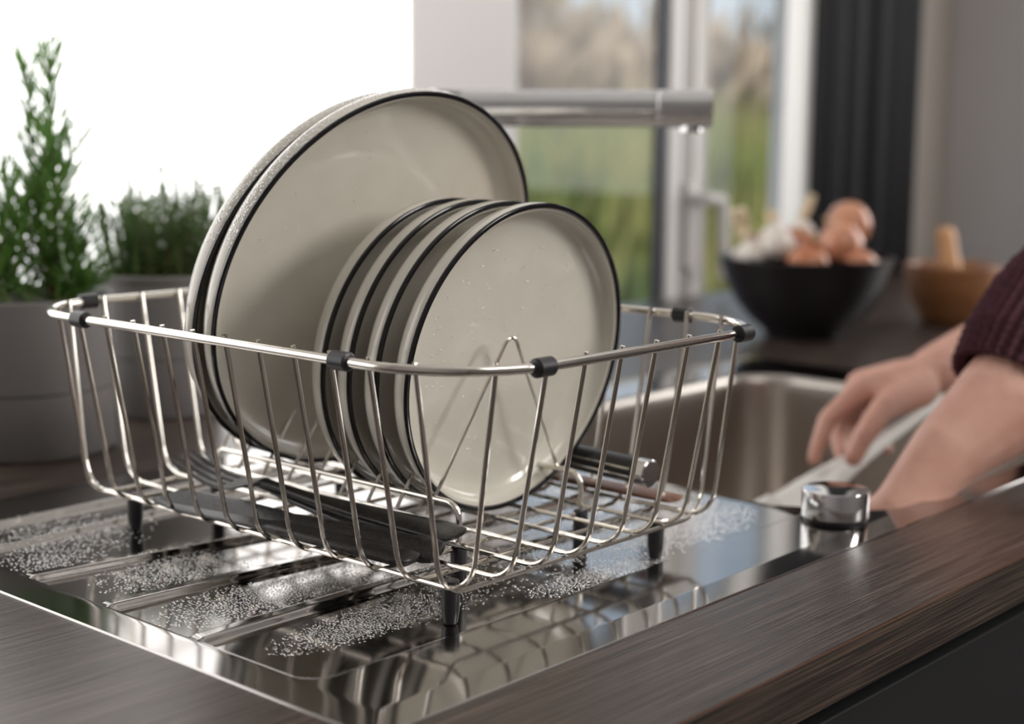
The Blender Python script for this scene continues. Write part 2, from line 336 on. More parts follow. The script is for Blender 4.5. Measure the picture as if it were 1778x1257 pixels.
def zz(P, z):
    zb = drain_z(np.minimum(P[:, 0], XD), P[:, 1]); zl = np.where(left(P), zb, z); return zl
lip0 = rrect(bx0-.0006, bx1+.004, by0-.004, by1+.004, br+.002); 
zlip = lambda P, z: np.where(P[:, 0] < bx0+.02, np.minimum(z, z-.0055*((P[:, 1] > .045) & (P[:, 1] < .44))*np.clip((bx0+.02-P[:, 0])/.012, 0, 1)), z)
lo = [L3(o0, zz(o0, 0.)), L3(o1, zz(o1, .0008)), L3(o2, zz(o2, ZS)), L3(lip0, zlip(lip0, ZS))]
obj('rim_flange', *loops_mesh(lo), steel, sink, smooth=False)
lb = [L3(lip0, zlip(lip0, ZS))]
for dx, dz in ((.0015, -.0002), (.0035, -.0010), (.0055, -.0024), (.0070, -.0046), (.0078, -.0080), (.0082, -.02), (.0105, -.17), (.0145, -.185), (.0225, -.195), (.035, -.2)):
    P = rrect(bx0-.0006+dx, bx1+.004-dx, by0-.004+dx, by1+.004-dx, max(br-dx*.3, .02)); lb.append(L3(P, zlip(P, ZS)+dz if dz > -.02 else ZS+dz))
obj('basin', *loops_mesh(lb, True), bowl_steel, sink)
dr = lathe([(.0, -.1935), (.030, -.1935), (.042, -.1925), (.045, -.195), (.045, -.197)], 40, (.68, .21, 0)); obj('strainer', *dr, chrome, sink)

kn = thing('drain_control_knob', (.4005, .0112, ZS), 'round chrome turn knob standing on the sink flange beside the forearm', 'knob')
K = (.4005, .0112, ZS)
obj('base_ring', *lathe([(.0215, 0), (.0225, .0005), (.0225, .0025), (.0215, .003)], 48, K), black_rubber, kn, label='black base ring')
obj('cap', *lathe([(.0235, .003), (.0241, .0036), (.0241, .0215), (.0236, .0226), (.0225, .023), (0, .0232)], 64, K), chrome, kn)

# ---------------------------------------------------------------- faucet
fc = thing('faucet', (.4790, .476, ZS), 'chrome kitchen tap whose straight round spout reaches out over the sink', 'tap')
A3 = Vector((.4790, .4760, .2955)); B = Vector((.6180, .2749, .2970)); dv = (B-A3).normalized()
obj('column', *lathe([(.024, 0), (.024, .005), (.0172, .007), (.0168, .2700), (.0168, .3085), (.0155, .3100), (0, .3102)], 40, (A3.x, A3.y, ZS)), chrome, fc)
EP = B-dv*.050
def cyl(p, q, r, n=40, ch=.0012):
    d = (q-p).normalized(); return tube([p, p+d*ch, q-d*ch, q], [r-ch, r, r, r-ch], n)
obj('spout', *cyl(A3, EP, .0168), chrome, fc)
obj('spout_head', *cyl(EP+dv*.0006, B, .0173), chrome, fc)
E2 = B-dv*.019
obj('aerator', *lathe([(.0, -.0220), (.0085, -.0220), (.0095, -.0210), (.0095, -.012)], 28, E2), chrome, fc)
obj('lever', *tube([(A3.x+.012, A3.y, .20), (A3.x+.035, A3.y, .202), (A3.x+.075, A3.y, .21)], [.009, .006, .0045], 14), chrome, fc)

# ---------------------------------------------------------------- the wire basket
W_, L_, ZR = .306, .430, .152; RR = .07; ZB = .0222; wr = .00155; INS = .029
bk = thing('dish_basket', (.153, .215, 0), 'large stainless wire dish basket with black clips standing on the drainer', 'dish rack')
rim = round_path([(0, 0, ZR), (W_, 0, ZR), (W_, L_, ZR), (0, L_, ZR)], RR, 14, closed=True)
obj('rim', *tube(rim, .00285, 16, closed=True), wire_m, bk)
def edge_in(t, R=RR, L=L_):   # inset of the rim corner arc at distance t from a corner
    s = min(t, L-t)
    return 0 if s >= R else R-math.sqrt(max(R*R-(R-s)**2, 0))
for yj in [.0445+.031*k for k in range(12)]:
    e = edge_in(yj)+.0042
    P = [(e, yj, ZR+.0035), (INS, yj, ZB), (W_-INS, yj, ZB), (W_-e, yj, ZR+.0035)]
    obj('wire', *tube(round_path(P, .022, 8), wr, 8), wire_m, bk)
for xi in [.0375+.033*k for k in range(8)]:
    e = edge_in(xi, RR, W_)+.0042
    P = [(xi, e, ZR+.0035), (xi, INS, ZB+.003), (xi, L_-INS, ZB+.003), (xi, L_-e, ZR+.0035)]
    obj('wire', *tube(round_path(P, .022, 8), wr, 8), wire_m, bk)
def clip(x, y, dx, dy):
    d = Vector((dx, dy, 0)); c = Vector((x, y, ZR)); h = .0068
    V, F = tube([c-d*h, c-d*(h-.0001), c-d*(h-.0008), c+d*(h-.0008), c+d*(h-.0001), c+d*h], [.0030, .0046, .0054, .0054, .0046, .0030], 24)
    obj('clip', V, F, black_rubber, bk)
clip(0, .0925, 0, 1); clip(0, .3445, 0, 1); clip(.0615, 0, 1, 0); clip(.2550, 0, 1, 0); clip(W_, .0825, 0, 1); clip(.0611, L_, 1, 0); clip(.248, L_, 1, 0); clip(W_, .35, 0, 1)
for fx, fy in ((.055, .062), (.052, .366), (.247, .058), (.247, .366)):
    z0 = float(drain_z(fx, fy)); obj('foot', *lathe([(.0030, z0), (.0042, z0+.001), (.0054, z0+.009), (.0056, ZB-.004), (.0050, ZB+.0005), (.003, ZB+.0012)], 20, (fx, fy, 0)), black_rubber, bk)

# plate holder insert
rk = thing('plate_holder', (.167, .22, 0), 'wire plate holder insert with tall bent tines standing inside the basket', 'plate holder')
XL, XRr, YA, YB, ZRk = .1075, .2262, .1055, .345, .050
for xx in (XL, XRr):
    obj('side_rail', *tube(round_path([(xx, YA, .020), (xx, YA, ZRk), (xx, YB, ZRk), (xx, YB, .020)], .010, 8), .0020, 10), wire_m, rk)
    for yy in (YA, YB):
        z0 = float(drain_z(xx, yy)); obj('foot', *lathe([(.0040, z0), (.0050, z0+.001), (.0052, .022), (.0045, .0245), (.002, .025)], 18, (xx, yy, 0)), black_rubber, rk)
for k in range(9):
    yf = .1265+.0265*k; ya = yf-.010; xm = (XL+XRr)/2
    P = [(XL-.006, yf+.001, .0405), (xm-.0035, ya, .146), (xm+.0035, ya, .146), (XRr+.006, yf+.001, .0405)]
    P = round_path(P, .0085, 8)
    obj('tine', *tube(P, .00125, 8), wire_m, rk)

# ---------------------------------------------------------------- plates
def plate_profile(R, dep):
    # local: z = rim plane, floor below (towards the back); inner surface then outer
    th = .0032; inner = [(0.0, -dep+th)]; rf = R-.021
    inner.append((rf*.5, -dep+th)); inner.append((rf*.92, -dep+th+.0002))
    for k in range(0, 9):
        a = PI/2*k/8; inner.append((rf+(.0165)*math.sin(a)*.98, -dep+th+.0006+(dep-th-.0022)*(1-math.cos(a))))
    inner.append((R-.0034, -.0012))
    q = dep/.0185
    outer = [(R-.0004, -.002), (R-.0005, -.006*q), (R-.0012, -.0098*q), (R-.0032, -.0132*q), (R-.0068, -.0160*q), (R-.0115, -.0177*q), (R-.0170, -dep+.0001)]
    outer += [(rf*.93, -dep), (rf*.90, -dep-.0012), (rf*.87, -dep-.0012), (rf*.85, -dep+.0003), (rf*.4, -dep+.0003), (0, -dep+.0003)]
    return inner, outer
def make_plate(name, R, dep):
    t = thing(name, (0, 0, 0), 'x', 'plate')
    inner, outer = plate_profile(R, dep)
    V, F = lathe(outer[::-1][:1]+[p for p in outer[::-1][1:]]+[(R-.0012, -.0006), (R-.0022, -.0002)]+inner[::-1], 128)
    obj('dish', V, F, enamel, t)
    rimp = [(R-.0030, -.0020), (R-.0034, -.0008), (R-.0028, .0005), (R-.0014, .0008), (R-.0003, .0003), (R+.0001, -.0008), (R-.0004, -.0020)]
    n = 128; V = []; F = []
    for (r, z) in rimp:
        for k in range(n): a = 2*PI*k/n; V.append((r*math.cos(a), r*math.sin(a), z))
    m = len(rimp)
    for i in range(m):
        for k in range(n): F.append((i*n+k, ((i+1) % m)*n+k, ((i+1) % m)*n+(k+1) % n, i*n+(k+1) % n))
    obj('rolled_rim', V, F, black_enamel, t, label='black rolled rim')
    return t
def droplet(R0, flat=.55, n1=8, wob=.15):
    V = [(0, 0, R0*flat)]; F = []
    rings = ((.55, .83), (.9, .42), (1., 0.))
    for (q, h) in rings:
        for k in range(n1): a = 2*PI*k/n1; V.append((R0*q*math.cos(a), R0*q*math.sin(a), R0*flat*h))
    for k in range(n1): F.append((0, 1+k, 1+(k+1) % n1))
    for j in range(2):
        for k in range(n1): F.append((1+j*n1+k, 1+(j+1)*n1+k, 1+(j+1)*n1+(k+1) % n1, 1+j*n1+(k+1) % n1))
    return V, F
def orient_plate(t, c, tilt, yaw=0):
    tr = math.radians(tilt); yw = math.radians(yaw)
    n = Vector((math.sin(yw)*math.cos(tr), -math.cos(yw)*math.cos(tr), math.sin(tr))); e1 = Vector((math.cos(yw), math.sin(yw), 0)); e2 = n.cross(e1)
    Mx = Matrix((( e1.x, e2.x, n.x, c[0]), (e1.y, e2.y, n.y, c[1]), (e1.z, e2.z, n.z, c[2]), (0, 0, 0, 1))); t.matrix_world = Mx
sp = make_plate('side_plate', .1028, .0185)
sp_lab = ['front cream plate with black rim, first of the small plates, nearest the basket corner', 'second small cream plate, just behind the front one', 'third small cream plate, counted from the front of the row', 'rearmost small cream plate, facing the big plates']
sps = [sp]+[copy_tree(sp) for _ in range(3)]
for t, dy, tl, lab in zip(sps, (0, .0265, .0510, .0755), (-9.3, -8.4, -8.0, -8.0), sp_lab):
    orient_plate(t, (.1795, .1195+dy, .1300), tl); t['label'] = lab; t['group'] = 'small cream plates in the holder'
dp = make_plate('dinner_plate', .1375, .0200)
dps = [dp, copy_tree(dp)]
orient_plate(dp, (.163, .2305, .1714), -19.8, -1.7); dp['label'] = 'large cream plate with black rim behind the small plates'
orient_plate(dps[1], (.1645, .2515, .1714), -21.3, -1.7); dps[1]['label'] = 'hindmost large cream plate, mostly hidden behind the other large one'
for t in dps: t['group'] = 'large cream plates in the holder'
# clinging drops on the plates (parts)
def plate_drops(t, R, n, face=True, edge=200):
    V = []; F = []
    for i in range(n):
        a = random.uniform(0, 2*PI); r = (R-.024)*math.sqrt(random.random()); v, f = droplet(random.choice((.0003, .0004, .0005, .0006)), .45, 6)
        x, y = r*math.cos(a), r*math.sin(a); b = len(V); V += [(p[0]+x, p[1]+y, p[2]-.0165+.0018-(.0) + (0 if R < .12 else -.0015)) for p in v]; F += [tuple(q+b for q in ff) for ff in f]
    for i in range(edge):
        a = random.uniform(.2, 2.9); z = -random.uniform(.0025, .0125); q = PI/2+max(0, (-z-.008)*60)*1.0; r = R-.0006-max(0, -z-.0075)**2*110; s = random.uniform(.0004, .0011)
        v, f = droplet(s, .5, 6); nrm = Vector((math.cos(a)*math.sin(q), math.sin(a)*math.sin(q), -math.cos(q))); Mx = Matrix.Translation((r*math.cos(a), r*math.sin(a), z)) @ nrm.to_track_quat('Z', 'Y').to_matrix().to_4x4()
        b = len(V); V += [Mx @ Vector(p) for p in v]; F += [tuple(q_+b for q_ in ff) for ff in f]
    me = bpy.data.meshes.new('water_drops'); me.from_pydata([tuple(p) for p in V], [], F); me.shade_smooth(); me.materials.append(water)
    o = bpy.data.objects.new('water_drops', me); COL.objects.link(o); o.parent = t; o['kind'] = 'stuff'
plate_drops(sps[0], .102, 380, edge=900); plate_drops(sps[1], .102, 0, edge=700); plate_drops(sps[2], .102, 0, edge=500); plate_drops(dp, .1375, 220, edge=900); plate_drops(dps[1], .1375, 0, edge=600)

# ---------------------------------------------------------------- cutlery in the basket
def place_pts(P, o, ang, elev=0, roll=0):
    Mx = Matrix.Translation(o) @ Matrix.Rotation(ang, 4, 'Z') @ Matrix.Rotation(-elev, 4, 'Y') @ Matrix.Rotation(roll, 4, 'X')
    return Mx
def ribbon(st, th, n=14):
    """st: (x, half width, z, half thickness)"""
    V = []; F = []
    for (x, hw, z, ht) in st:
        for k in range(n): a = 2*PI*k/n; c_, s_ = math.cos(a), math.sin(a); V.append((x, hw*math.copysign(abs(c_)**.6, c_), z+ht*math.copysign(abs(s_)**.8, s_)))
    for i in range(len(st)-1):
        for k in range(n): F.append((i*n+k, i*n+(k+1) % n, (i+1)*n+(k+1) % n, (i+1)*n+k))
    F.append(tuple(range(n))[::-1]); F.append(tuple((len(st)-1)*n+k for k in range(n)))
    return V, F
def fork(loc, ang, elev, label, roll=0):
    t = thing('fork', (0, 0, 0), label, 'fork', 'black forks in the basket')
    h = ribbon([(0, .0060, 0, .0012), (.002, .0095, 0, .0016), (.01, .0105, 0, .0020), (.06, .0085, 0, .0024), (.105, .0045, .001, .0022), (.13, .0034, .003, .0020), (.142, .0042, .004, .0018)], 0); obj('handle', *h, matte_black, t)
    hd_ = ribbon([(.140, .0042, .004, .0018), (.150, .0085, .002, .0014), (.160, .0118, -.001, .0013), (.167, .0122, -.002, .0012)], 0); obj('head', *hd_, matte_black, t)
    for k in range(4):
        y = -.0094+.00627*k; pr = tube([(.166, y, -.002), (.180, y, -.001), (.196, y*.97, .003), (.209, y*.94, .009)], [.0021, .0020, .0017, .0007], 8, flat=(.7, 1)); obj('prong', *pr, matte_black, t)
    t.matrix_world = place_pts(None, loc, ang, elev, roll) @ Matrix.Diagonal((1.17, 1.1, 1.1, 1)); return t
def knife(loc, ang, elev, label, roll=0):
    t = thing('table_knife', (0, 0, 0), label, 'knife', 'black knives in the basket')
    obj('handle', *ribbon([(0, .005, 0, .0015), (.0015, .0085, 0, .0026), (.008, .0098, 0, .0034), (.06, .0085, 0, .0036), (.110, .0075, 0, .0034), (.118, .0070, 0, .0028)], 0), matte_black, t)
    obj('blade', *ribbon([(.116, .0068, 0, .0026), (.124, .0085, .0, .0014), (.17, .0110, .0, .0010), (.205, .0115, 0, .0009), (.222, .0085, 0, .0008), (.231, .002, 0, .0006)], 0), matte_black, t)
    t.matrix_world = place_pts(None, loc, ang, elev, roll); return t
R_ = math.radians
fork((.0915, .0900, .0365), R_(95), R_(1.5), 'black fork lying uppermost, its handle end lifted at the front of the basket', R_(-8))
fork((.0760, .1080, .0300), R_(86.5), R_(1.8), 'black fork lying under the uppermost one, prongs further out to the left', R_(5))
knife((.0700, .0850, .0310), R_(98), R_(.3), 'black table knife whose wide wet blade points to the back left', R_(-28))
knife((.0535, .0905, .0290), R_(94), R_(.3), 'black table knife lying lowest, against the left-hand wires', R_(-6))
# right: cylindrical handled knife + wooden spatula
uk = thing('kitchen_knife', (.262, .10, .048), 'kitchen knife with round black handle and steel end cap at the right of the basket', 'knife')
e0, e1 = Vector((.2625, .0742, .0482)), Vector((.2655, .165, .0500)); ud = (e1-e0).normalized()
obj('grip', *cyl(e0+ud*.010, e1, .0092, 28, .0008), mat('black_grip', (.012, .012, .013), .3), uk)
for s in (-1, 1): obj('inlay', *tube([e0+ud*.012+Vector((-.0088, 0, .0022*s*1.2)), e1-ud*.003+Vector((-.0088, 0, .0022*s*1.2))], .0007, 6), wire_m, uk)
obj('end_cap', *cyl(e0, e0+ud*.0105, .0096, 32, .0008), chrome, uk, label='steel end cap')
bl = [(e1+ud*a, h, th) for a, h, th in ((0, .0085, .002), (.006, .011, .0012), (.06, .0125, .001), (.10, .010, .0009), (.125, .001, .0005))]
V = []; F = []
for c, h, th in bl: V += [c+Vector((-th, 0, h*.5)), c+Vector((th, 0, h*.5)), c+Vector((.0002, 0, -h)), c+Vector((-.0002, 0, -h))]
for i in range(len(bl)-1):
    for k in range(4): F.append((i*4+k, i*4+(k+1) % 4, i*4+4+(k+1) % 4, i*4+4+k))
F += [(3, 2, 1, 0), (16, 17, 18, 19)]; obj('blade', V, F, wire_m, uk, smooth=False)
st = thing('wooden_spatula', (.27, .12, .028), 'reddish-brown wooden spatula lying flat below the black-handled knife', 'spatula')
hs = ribbon([(0, .004, 0, .0012), (.002, .0100, 0, .0018), (.03, .0105, .0, .0022), (.09, .0085, 0, .0026), (.12, .0060, 0, .0028), (.19, .0055, .0, .0028)], 0)
Ms = Matrix.Translation((.2745, .0600, .0310)) @ Matrix.Rotation(R_(92), 4, 'Z')
obj('blade', *xf(hs, Ms), spat_wood, st)

# ---------------------------------------------------------------- water on the drainer
def drops(name, label, patches, zfun):
    V = []; F = []; b = 0; T = []
    for (cx, cy, rx, ry, n, s0, s1) in patches:
        for i in range(n):
            for _ in range(10):
                x = random.gauss(0, .5); y = random.gauss(0, .5)
                if x*x+y*y < 1.4: break
            T.append((cx+x*rx, cy+y*ry, random.uniform(s0, s1)*(1.5 if random.random() < .05 else 1)))
    T = [t for t in T if SX0+.02 < t[0] < XD-.003 and SY0+.01 < t[1] < .47]
    G = {}; K = []
    for t in T:
        g = (int(t[0]/.003), int(t[1]/.003)); ok = True
        for a_ in (-1, 0, 1):
            for b_ in (-1, 0, 1):
                for u in G.get((g[0]+a_, g[1]+b_), ()):
                    if (u[0]-t[0])**2+(u[1]-t[1])**2 < ((u[2]+t[2])*1.08)**2: ok = False
        if ok: G.setdefault(g, []).append(t); K.append(t)
    T = np.array(K); z = zfun(T[:, 0], T[:, 1]); v0, f0 = droplet(1, .55, 8); v0 = np.array(v0); tri = []
    for f in f0:
        if len(f) == 3: tri.append(f)
        else: tri += [(f[0], f[1], f[2]), (f[0], f[2], f[3])]
    tri = np.array(tri); N = len(T)
    Vv = v0[None]*T[:, 2][:, None, None]*np.array([1, 1, 1]); Vv = Vv+np.stack([T[:, 0], T[:, 1], z], 1)[:, None, :]
    Tt = tri[None]+(np.arange(N)*len(v0))[:, None, None]
    o = fastmesh(name, Vv.reshape(-1, 3), Tt.reshape(-1, 3), water, nv=3); return tag(o, label, 'water', None, 'stuff')
drops('water_droplets', 'fine clear water droplets scattered over the steel drainer', [
    (.010, .262, .050, .032, 1500, .0004, .0009), (-.005, .180, .050, .028, 1800, .0004, .0009), (.04, .180, .05, .024, 1300, .0004, .0009),
    (.015, .098, .055, .020, 2400, .0003, .0007), (.06, .10, .06, .025, 1400, .0003, .0007), (.175, .062, .045, .015, 1700, .0004, .0010), (.22, .060, .04, .012, 800, .0004, .0010),
    (.005, .385, .06, .05, 1300, .0004, .0009), (-.03, .34, .03, .03, 500, .0004, .0009), (.13, .16, .08, .08, 1500, .0005, .0011),
    (.33, .10, .07, .04, 4500, .0005, .0011), (.37, .19, .05, .09, 3500, .0005, .0011), (.24, .14, .08, .08, 2200, .0005, .0011)], drain_z)

# ---------------------------------------------------------------- potted herbs
def pot(t, c, rt, rb, h, band, lip):
    prof = [(0, .0), (rb-.003, 0), (rb-.0015, .001), (rb, .003)]
    hb = h*band; rband = rb+(rt-rb)*band
    prof += [(rband, hb-.001), (rband-.0012, hb), (rband+.0010, hb+.0012), (rt, h-.006 if lip else h-.001)]
    if lip: prof += [(rt+lip, h-.004), (rt+lip, h-.0005)]
    prof += [(rt-.001+lip, h), (rt-.005, h), (rt-.006, h-.004), (rt-.008, h-.02), (0, h-.02)]
    obj('pot', *lathe(prof, 72, c), pot_m, t)
    obj('soil', *lathe([(rt-.009, h-.019), (rt-.012, h-.012), (rt*.5, h-.010), (0, h-.009)], 40, c), soil_m, t)
def leaf(V, F, p, d, ln, wd, curl, side):
    d = d.normalized(); s = d.cross(Vector((0, 0, 1))); s = (s.normalized() if s.length > .01 else Vector((1, 0, 0))); s = (s*math.cos(side)+d.cross(s)*math.sin(side)); n = len(V)
    u = Vector((0, 0, 1))
    for f, w_ in ((0, .45), (.35, 1), (.72, .85), (1, .05)):
        c = p+d*ln*f+u*curl*ln*f*f; V.append(c-s*wd*w_); V.append(c+s*wd*w_)
    for k in range(3): F.append((n+2*k, n+2*k+1, n+2*k+3, n+2*k+2))
def sprig(t, P, nleaf, ln, wd, m_leaf, m_stem, r0, curl=.5, up=.7, top=1.0, lf0=.08, taper=.6):
    P = [Vector(p) for p in P]; s = obj('sprig', *tube(P, [r0*(1-.7*i/(len(P)-1)) for i in range(len(P))], 6), m_stem, t)
    V = []; F = []; N = len(P)-1
    for i in range(nleaf):
        f = lf0+(1-lf0)*i/nleaf; q = f*N; k = min(int(q), N-1); p = P[k].lerp(P[k+1], q-k); ax = (P[k+1]-P[k]).normalized()
        a = i*2.4+random.uniform(-.4, .4); side = Vector((math.cos(a), math.sin(a), 0)); tl = up+.6*f**3
        d = side+ax*tl+Vector((0, 0, random.uniform(-.1, .25)))
        leaf(V, F, p, d, ln*(1-(1-taper)*f)*random.uniform(.7, 1.25), wd*random.uniform(.8, 1.2), curl*random.uniform(.1, 1), random.uniform(-.6, .6))
    obj('leaves', V, F, m_leaf, s, kind='stuff')
p1 = (.14, .657, 0.)
h1 = thing('potted_rosemary', p1, 'tall rosemary plant with long needle leaves in the front left grey pot', 'potted plant')
pot(h1, p1, .0790, .0765, .1335, .42, 0)
def curve(b, tip, bend=.02, n=9):
    b = Vector(b); tip = Vector(tip); out = []; s = Vector((random.uniform(-1, 1), random.uniform(-1, 1), 0))*bend
    for i in range(n): f = i/(n-1); out.append(b.lerp(tip, f)+s*math.sin(PI*f)+Vector((0, 0, 0)))
    return out
c1 = Vector((.14, .657, .12))
rt_ = Vector((.664, -.747, 0))     # towards the right in the view
bw = Vector((.74, .655, 0))
sprig(h1, curve(c1+rt_*.030, c1+rt_*.022+bw*.03+Vector((0, 0, .224)), .006, 12), 95, .050, .0016, leaf_a, wood_stem, .0022, .35, .55, taper=.62)
sprig(h1, curve(c1+rt_*.030, c1+rt_*.006+bw*.025+Vector((0, 0, .214)), .008, 12), 80, .050, .0016, leaf_a, wood_stem, .002, .35, .55, taper=.62)
for k in range(24):
    a = random.uniform(0, 2*PI); r = .055*math.sqrt(random.random()); b = c1+Vector((r*math.cos(a), r*math.sin(a), 0))
    side = -.10+.155*(k+.5)/24+random.uniform(-.01, .01); hgt = .165-.75*abs(side-.022)+random.uniform(-.045, .008)
    sprig(h1, curve(b, c1+rt_*side*1.05+bw*random.uniform(-.05, .05)+Vector((0, 0, max(hgt, .05))), .012), int(14+hgt*210), .046, .0016, leaf_a, stem_m, .0013, .45, .5)
for k in range(6):
    sprig(h1, curve(c1+rt_*.03+bw*random.uniform(-.03, .03), c1+rt_*random.uniform(.045, .072)+bw*random.uniform(-.03, .03)+Vector((0, 0, random.uniform(.02, .09))), .01), 26, .046, .0016, leaf_a, stem_m, .0013, .5, .45)
p2 = (.3255, .713, 0.)
h2 = thing('potted_thyme', p2, 'bushy thyme plant with tiny leaves in the grey pot behind the basket', 'potted plant')
pot(h2, p2, .0640, .0545, .1375, .42, .004)
c2 = Vector((.3255, .713, .125))
for k in range(150):
    a = k*2.39996; r = .054*math.sqrt((k+.5)/150); b = c2+Vector((r*.9*math.cos(a), r*.9*math.sin(a), 0)); q = random.uniform(-.3, .3); tip = c2+Vector((r*1.3*math.cos(a+q), r*1.3*math.sin(a+q), random.uniform(.055, .100)))
    if k % 13 == 0: tip.z = c2.z+random.uniform(.108, .120)
    sprig(h2, curve(b, tip, .006, 7), 80, .0062, .0013, leaf_b, wood_stem if k % 3 else stem_m, .0008, .2, .35, lf0=.05, taper=.55)

# ---------------------------------------------------------------- onion bowl, mortar
cB = Vector((1.255, .548, 0))
ob = thing('stoneware_bowl', cB, 'black bowl heaped with onions and garlic on the worktop', 'bowl')
outer = [(0, 0), (.050, 0), (.053, .002), (.054, .006), (.058, .011), (.076, .026), (.094, .048), (.107, .074), (.1155, .101), (.1185, .106), (.1185, .1085)]
inner = [(.116, .1085), (.1145, .105), (.104, .076), (.090, .052), (.072, .032), (.05, .018), (0, .012)]
obj('outside', *lathe(outer+inner[:2], 72, cB), bowl_black, ob); obj('inside', *lathe(inner[1:], 72, cB), bowl_in, ob, label='reddish brown glazed inside')
def onion(c, r, rx, ry, label, m):
    t = thing('onion', c, label, 'onion', 'onions in the bowl')
    pr = [(0, -1.0), (.12, -.99), (.45, -.9), (.8, -.62), (.98, -.2), (.98, .15), (.82, .52), (.55, .78), (.28, .93), (.13, 1.02), (.07, 1.15), (.05, 1.3)]
    o = obj('bulb', *xf(lathe([(a*r, z*r*.92) for a, z in pr[:-2]]+[(.0, .945*r)], 32), Matrix.Translation(c)), m, t)
    obj('neck', *xf(lathe([(.13*r, .9*r), (.09*r, 1.05*r), (.05*r, 1.22*r), (.02*r, 1.3*r)], 12), Matrix.Translation(c)), garlic_st, t)
    obj('root', *xf(lathe([(.0, -.96*r), (.12*r, -.93*r), (.14*r, -.88*r)], 12), Matrix.Translation(c)), garlic_st, t)
    t.rotation_euler = (rx, ry, 0); return t
onion((1.352, .543, .1475), .0345, R_(-20), R_(-75), 'topmost pink onion at the right of the heap', onion_m2)
onion((1.295, .522, .1230), .0340, R_(-35), R_(-70), 'pink onion below the topmost one, at the front', onion_m2)
onion((1.232, .532, .0940), .0330, R_(10), R_(86), 'orange-brown onion lying low behind the front rim', onion_m)
onion((1.292, .487, .0930), .0290, R_(50), R_(60), 'small onion at the right front rim of the bowl', onion_m2)
onion((1.287, .585, .1180), .0300, R_(30), R_(-20), 'shaded onion in the middle, behind the two pink ones', onion_m)
def garlic(c, r, stem, label, rx=0, ry=0):
    t = thing('garlic_bulb', c, label, 'garlic', 'garlic in the bowl')
    pr = [(0, -.72), (.3, -.75), (.7, -.6), (.95, -.2), (.95, .1), (.75, .45), (.42, .72), (.22, .95), (.16, 1.15)]
    V, F = lathe([(a*r, z*r) for a, z in pr], 48, wob=lambda a, z: .07*abs(math.sin(a*4))-.03)
    obj('bulb', *xf((V, F), Matrix.Translation(c)), garlic_m, t)
    C_ = Vector(c); P = [C_+Vector((0, 0, r*1.0))]+[Vector(s) for s in stem]
    obj('stem', *tube(P, [r*.50, r*.40, r*.52, r*.50] if len(P) == 4 else [r*.30, r*.30, r*.26], 14), garlic_st, t)
garlic((1.240, .590, .1240), .0300, [(1.241, .597, .1600), (1.240, .60, .170)], 'white garlic bulb with violet streaks in the middle of the bowl')
garlic((1.2120, .6120, .1080), .0235, [(1.2190, .6280, .1400), (1.2170, .6330, .1570), (1.213, .6330, .1700)], 'slim garlic with thick tan stem at the left rim of the bowl')
garlic((1.3290, .604, .1330), .0240, [(1.337, .601, .165), (1.346, .597, .188)], 'garlic with pale upright stem behind the others')
cM = Vector((1.535, .470, 0))
mo = thing('mortar', cM, 'small round wooden mortar bowl standing by the dark sleeve', 'mortar')
obj('cup', *lathe([(0, 0), (.038, 0), (.041, .003), (.050, .016), (.060, .038), (.067, .062), (.069, .082), (.0685, .0865), (.066, .088), (.062, .0865), (.060, .08), (.052, .045), (.035, .022), (0, .014)], 64, cM), olive_wood, mo)
pe = thing('pestle', (1.525, .463, .02), 'light wooden pestle leaning in the mortar', 'pestle')
pa = Vector((1.528, .462, .030)); pb = Vector((1.548, .493, .140)); pd = (pb-pa)
prs = [(0, .012), (.05, .0185), (.2, .0185), (.4, .0175), (.6, .0155), (.8, .0150), (.9, .0150), (.96, .0125), (.99, .007), (1.0, .001)]
obj('shaft', *tube([pa+pd*f for f, r in prs], [r for f, r in prs], 20), pestle_wood, pe)

# ---------------------------------------------------------------- dish brush in the hand
br_ = thing('dish_brush', (.676, .1731, -.03), 'white dish brush held in the right hand over the basin', 'brush')
q0, q1 = Vector((.8120, .1220, .0300)), Vector((.6130, .1850, -.0640)); qd = (q1-q0)
hw = [(0, .0035), (.03, .0062), (.15, .0058), (.35, .0065), (.55, .0090), (.72, .0135), (.86, .0165), (1.0, .0175)]
side = qd.normalized().cross(Vector((.74, .655, -.15))).normalized(); thn = qd.normalized().cross(side).normalized()
V = []; F = []; n = 16
for f, h in hw:
    for k in range(n): a = 2*PI*k/n; V.append(q0+qd*f+side*h*math.cos(a)+thn*.0040*math.sin(a))
for i in range(len(hw)-1):
    for k in range(n): F.append((i*n+k, i*n+(k+1) % n, (i+1)*n+(k+1) % n, (i+1)*n+k))
F += [tuple(range(n))[::-1], tuple((len(hw)-1)*n+k for k in range(n))]
obj('handle', V, F, white_pl, br_)
hc = q1+qd.normalized()*.022
obj('head', *tube([q1-qd.normalized()*.004, q1+qd.normalized()*.006, hc, hc+qd.normalized()*.022], [.015, .024, .026, .015], 24, flat=(1, .35)), white_pl, br_)
BV = []; BF = []
for i in range(160):
    a = random.uniform(0, 2*PI); r = .021*math.sqrt(random.random()); c = hc+qd.normalized()*r*math.cos(a)+side*r*math.sin(a); d = thn if thn.z < 0 else -thn
    tb = tube([c, c+d*.022+Vector((random.gauss(0, .001), random.gauss(0, .001), 0))], .0006, 4); b = len(BV); BV += tb[0]; BF += [tuple(q+b for q in f) for f in tb[1]]
obj('bristles', BV, BF, white_pl, br_, kind='stuff')

